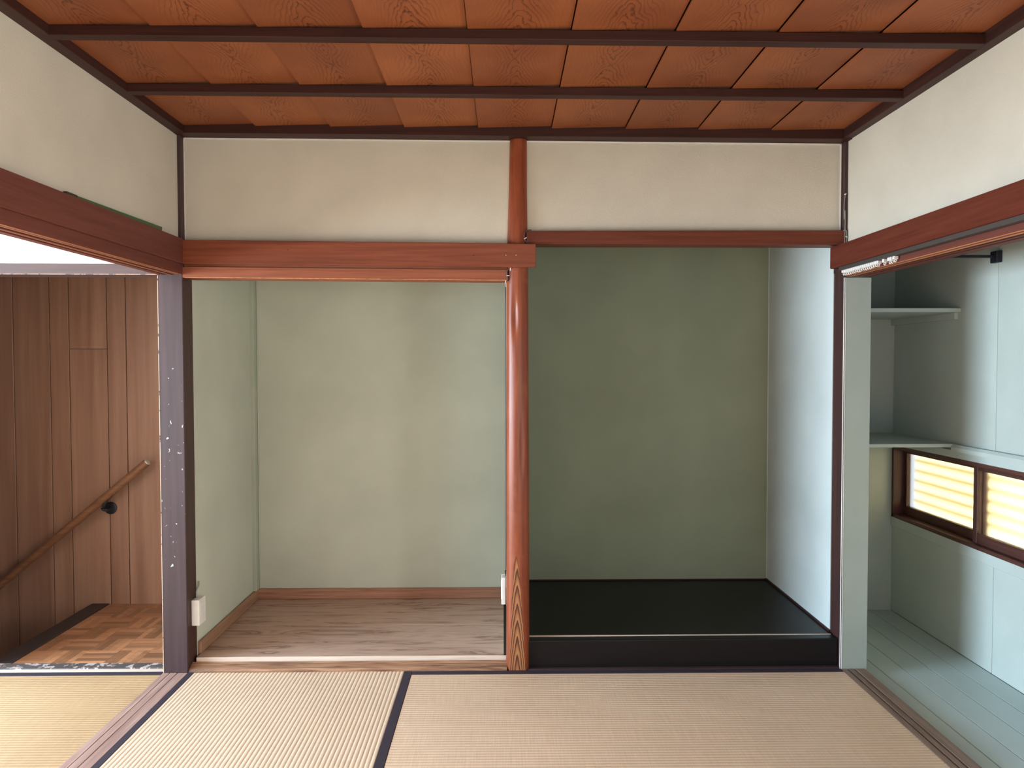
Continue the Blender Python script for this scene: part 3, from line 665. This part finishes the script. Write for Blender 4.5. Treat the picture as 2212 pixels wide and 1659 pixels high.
# wall box on the log
t = empty('outlet_box', (1.374, 0.055, 0.280)); tag(t, 'slim white outlet box on the closet side of the log post', 'outlet box')
bm = bmesh.new(); box(bm, 1.362, 1.3815, 0.040, 0.098, 0.278, 0.398, 0.003, 0, 2); finish('housing', bm, WHITEP, t)
bm = bmesh.new(); box(bm, 1.3605, 1.3625, 0.050, 0.088, 0.300, 0.376, 0.0006); finish('cover_plate', bm, WHITEP, t)
bm = bmesh.new(); tube(bm, smooth_path([(1.381, 0.075, 0.396), (1.379, 0.078, 0.42), (1.3825, 0.082, 0.45), (1.3835, 0.083, 1.0), (1.3835, 0.083, 1.68)], 6), 0.0022, 8); finish('cable', bm, CABLED, t, smooth=True)
# cable stapled around the head of the log
t = empty('cable', (1.45, -0.01, 1.75)); tag(t, 'thin dark cable stapled round the head of the log post', 'cable')
bm = bmesh.new(); tube(bm, smooth_path([(1.493, -0.008, 1.914), (1.473, -0.012, 1.909), (1.464, -0.014, 1.89), (1.468, -0.015, 1.868), (1.482, -0.013, 1.853)], 6), 0.0026, 8); finish('lead', bm, CABLED, t, smooth=True)
bm = bmesh.new(); tube(bm, smooth_path([(1.400, -0.008, 1.752), (1.391, -0.006, 1.740), (1.390, -0.004, 1.720), (1.393, -0.002, 1.706), (1.384, 0.006, 1.697)], 6), 0.0026, 8); finish('lead', bm, CABLED, t, smooth=True)
for x, z, a in ((1.468, 1.877, 0.5), (1.393, 1.718, 0.0), (1.404, 1.744, 1.5), (1.383, 1.692, 1.3)):
    bm = bmesh.new(); c = Vector((x, -0.017 if z > 1.7 else -0.004, z)); d = Vector((math.cos(a), 0, math.sin(a)))*0.006
    tube(bm, [c - d, c + d], 0.0018, 8); finish('staple', bm, WHITEP, t)
# cord in the right corner
t = empty('hanging_cord', (2.845, -0.006, 1.86)); tag(t, 'thin pale cord hanging from a hook on the right corner post', 'cord')
bm = bmesh.new(); tube(bm, smooth_path([(2.847, -0.005, 2.068), (2.8415, -0.006, 2.03), (2.842, -0.006, 1.96), (2.8455, -0.006, 2.00), (2.8465, -0.006, 1.94), (2.8455, -0.006, 1.86)], 6), 0.0014, 8); finish('strand', bm, CABLE, t, smooth=True)
bm = bmesh.new(); tube(bm, smooth_path([(2.838, -0.008, 1.913), (2.846, -0.010, 1.914), (2.851, -0.010, 1.905), (2.851, -0.010, 1.86)], 6), 0.0014, 8); finish('strand', bm, CABLE, t, smooth=True)
bm = bmesh.new(); tube(bm, [(2.847, 0.002, 2.069), (2.847, -0.009, 2.069)], 0.0026, 10); finish('hook', bm, WHITEP, t)
bm = bmesh.new(); tube(bm, [(2.8465, -0.012, 1.886), (2.8545, -0.012, 1.884)], 0.0022, 8); finish('staple', bm, WHITEP, t)
# green board on the left rail
t = empty('green_board', (-0.006, -0.48, 1.872)); tag(t, 'thin green board with a dark end lying on the left wall rail', 'board')
bm = bmesh.new(); hexa(bm, [(-0.0145,-0.745,1.872),(0.0005,-0.745,1.872),(0.0005,-0.178,1.872),(-0.0145,-0.178,1.872),(-0.0145,-0.745,1.885),(0.0005,-0.745,1.885),(0.0005,-0.172,1.894),(-0.0145,-0.172,1.894)], 0.002); finish('blade', bm, GREEN, t)
bm = bmesh.new(); box(bm, -0.0145, 0.0005, -0.800, -0.745, 1.872, 1.8865, 0.0015); o = finish('end_piece', bm, STEEL, t); o['label'] = 'dark end piece'
# curtain rail and gliders on the right
bm = bmesh.new(); prism_y(bm, [(2.822, 1.755), (2.822, 1.740), (2.831, 1.740), (2.831, 1.743), (2.838, 1.743), (2.838, 1.740), (2.848, 1.740), (2.848, 1.755)], -3.6, -0.004); tag(finish('curtain_rail', bm, RAILG), 'dark curtain rail under the right wall rail', 'curtain rail')
def glider_parts(t, y, k):
    bm = bmesh.new(); box(bm, 2.829, 2.846, y - 0.0062, y + 0.0062, 1.7275 + k, 1.7405, 0.0012); b = finish('body', bm, WHITEP, t)
    bm = bmesh.new(); tube(bm, smooth_path([(2.8375, y, 1.730 + k), (2.8345, y + .001, 1.723 + k), (2.8375, y, 1.718 + k), (2.8415, y, 1.723 + k), (2.8385, y, 1.729 + k)], 4), 0.0018, 8); finish('ring', bm, WHITEP, t)
ORD = 'first second third fourth fifth sixth seventh eighth ninth tenth eleventh twelfth thirteenth fourteenth fifteenth sixteenth seventeenth eighteenth nineteenth'.split()
ys = [-0.020 - 0.0158*i for i in range(19)] + [-0.348, -0.385, -0.401, -0.421]
for i, y in enumerate(ys):
    t = empty('curtain_glider', (2.8375, y, 1.718)); k = random.uniform(-0.0015, 0.0015)
    lab = ('small white curtain glider, %s from the alcove end of the bunched row' % ORD[i]) if i < 19 else ('small white curtain glider apart from the bunched row, %s of four going outward' % ORD[i-19])
    tag(t, lab, 'curtain glider', 'curtain gliders'); glider_parts(t, y, k)
# passage shelves and clothes rod
t = empty('wall_shelf', (3.25, 0.54, 1.581)); tag(t, 'upper sage painted shelf on cleats in the side passage', 'shelf')
bm = bmesh.new(); box(bm, 2.968, 3.5245, 0.254, 0.827, 1.581, 1.599, 0.001); finish('board', bm, P_PASS, t)
bm = bmesh.new(); box(bm, 3.506, 3.5245, 0.275, 0.827, 1.548, 1.581, 0.001); finish('cleat', bm, P_PASS, t)
bm = bmesh.new(); box(bm, 2.968, 2.986, 0.275, 0.827, 1.548, 1.581, 0.001); finish('cleat', bm, P_PASS, t)
bm = bmesh.new(); box(bm, 2.968, 3.5245, 0.266, 0.827, 0.942, 0.958, 0.001); tag(finish('wall_shelf', bm, P_PASS), 'lower sage painted shelf over the small window', 'shelf')
t = empty('clothes_rod', (3.25, 0.004, 1.80)); tag(t, 'thin black clothes rod with square wall plate in the side passage', 'rod')
bm = bmesh.new(); box(bm, 2.975, 3.505, -0.002, 0.010, 1.797, 1.809, 0.0015); finish('bar', bm, BLACKM, t)
bm = bmesh.new(); box(bm, 3.500, 3.5245, -0.018, 0.026, 1.776, 1.826, 0.002); finish('wall_plate', bm, BLACKM, t)
# nails in the rails
for x, z, lab in ((0.46, 1.826, 'tiny nail in the left half of the closet rail'), (1.385, 1.803, 'left one of two tiny nails in front of the log post'), (1.428, 1.803, 'right one of two tiny nails in front of the log post'), (1.245, 1.800, 'tiny nail in the closet rail left of the paired nails')):
    bm = bmesh.new(); tube(bm, [(x, -0.030, z), (x, -0.0335, z)], [0.0022, 0.0018], 8)
    tag(finish('nail', bm, STEEL if x < 1.3 else CAPM), lab, 'nail', 'nails in the closet rail')
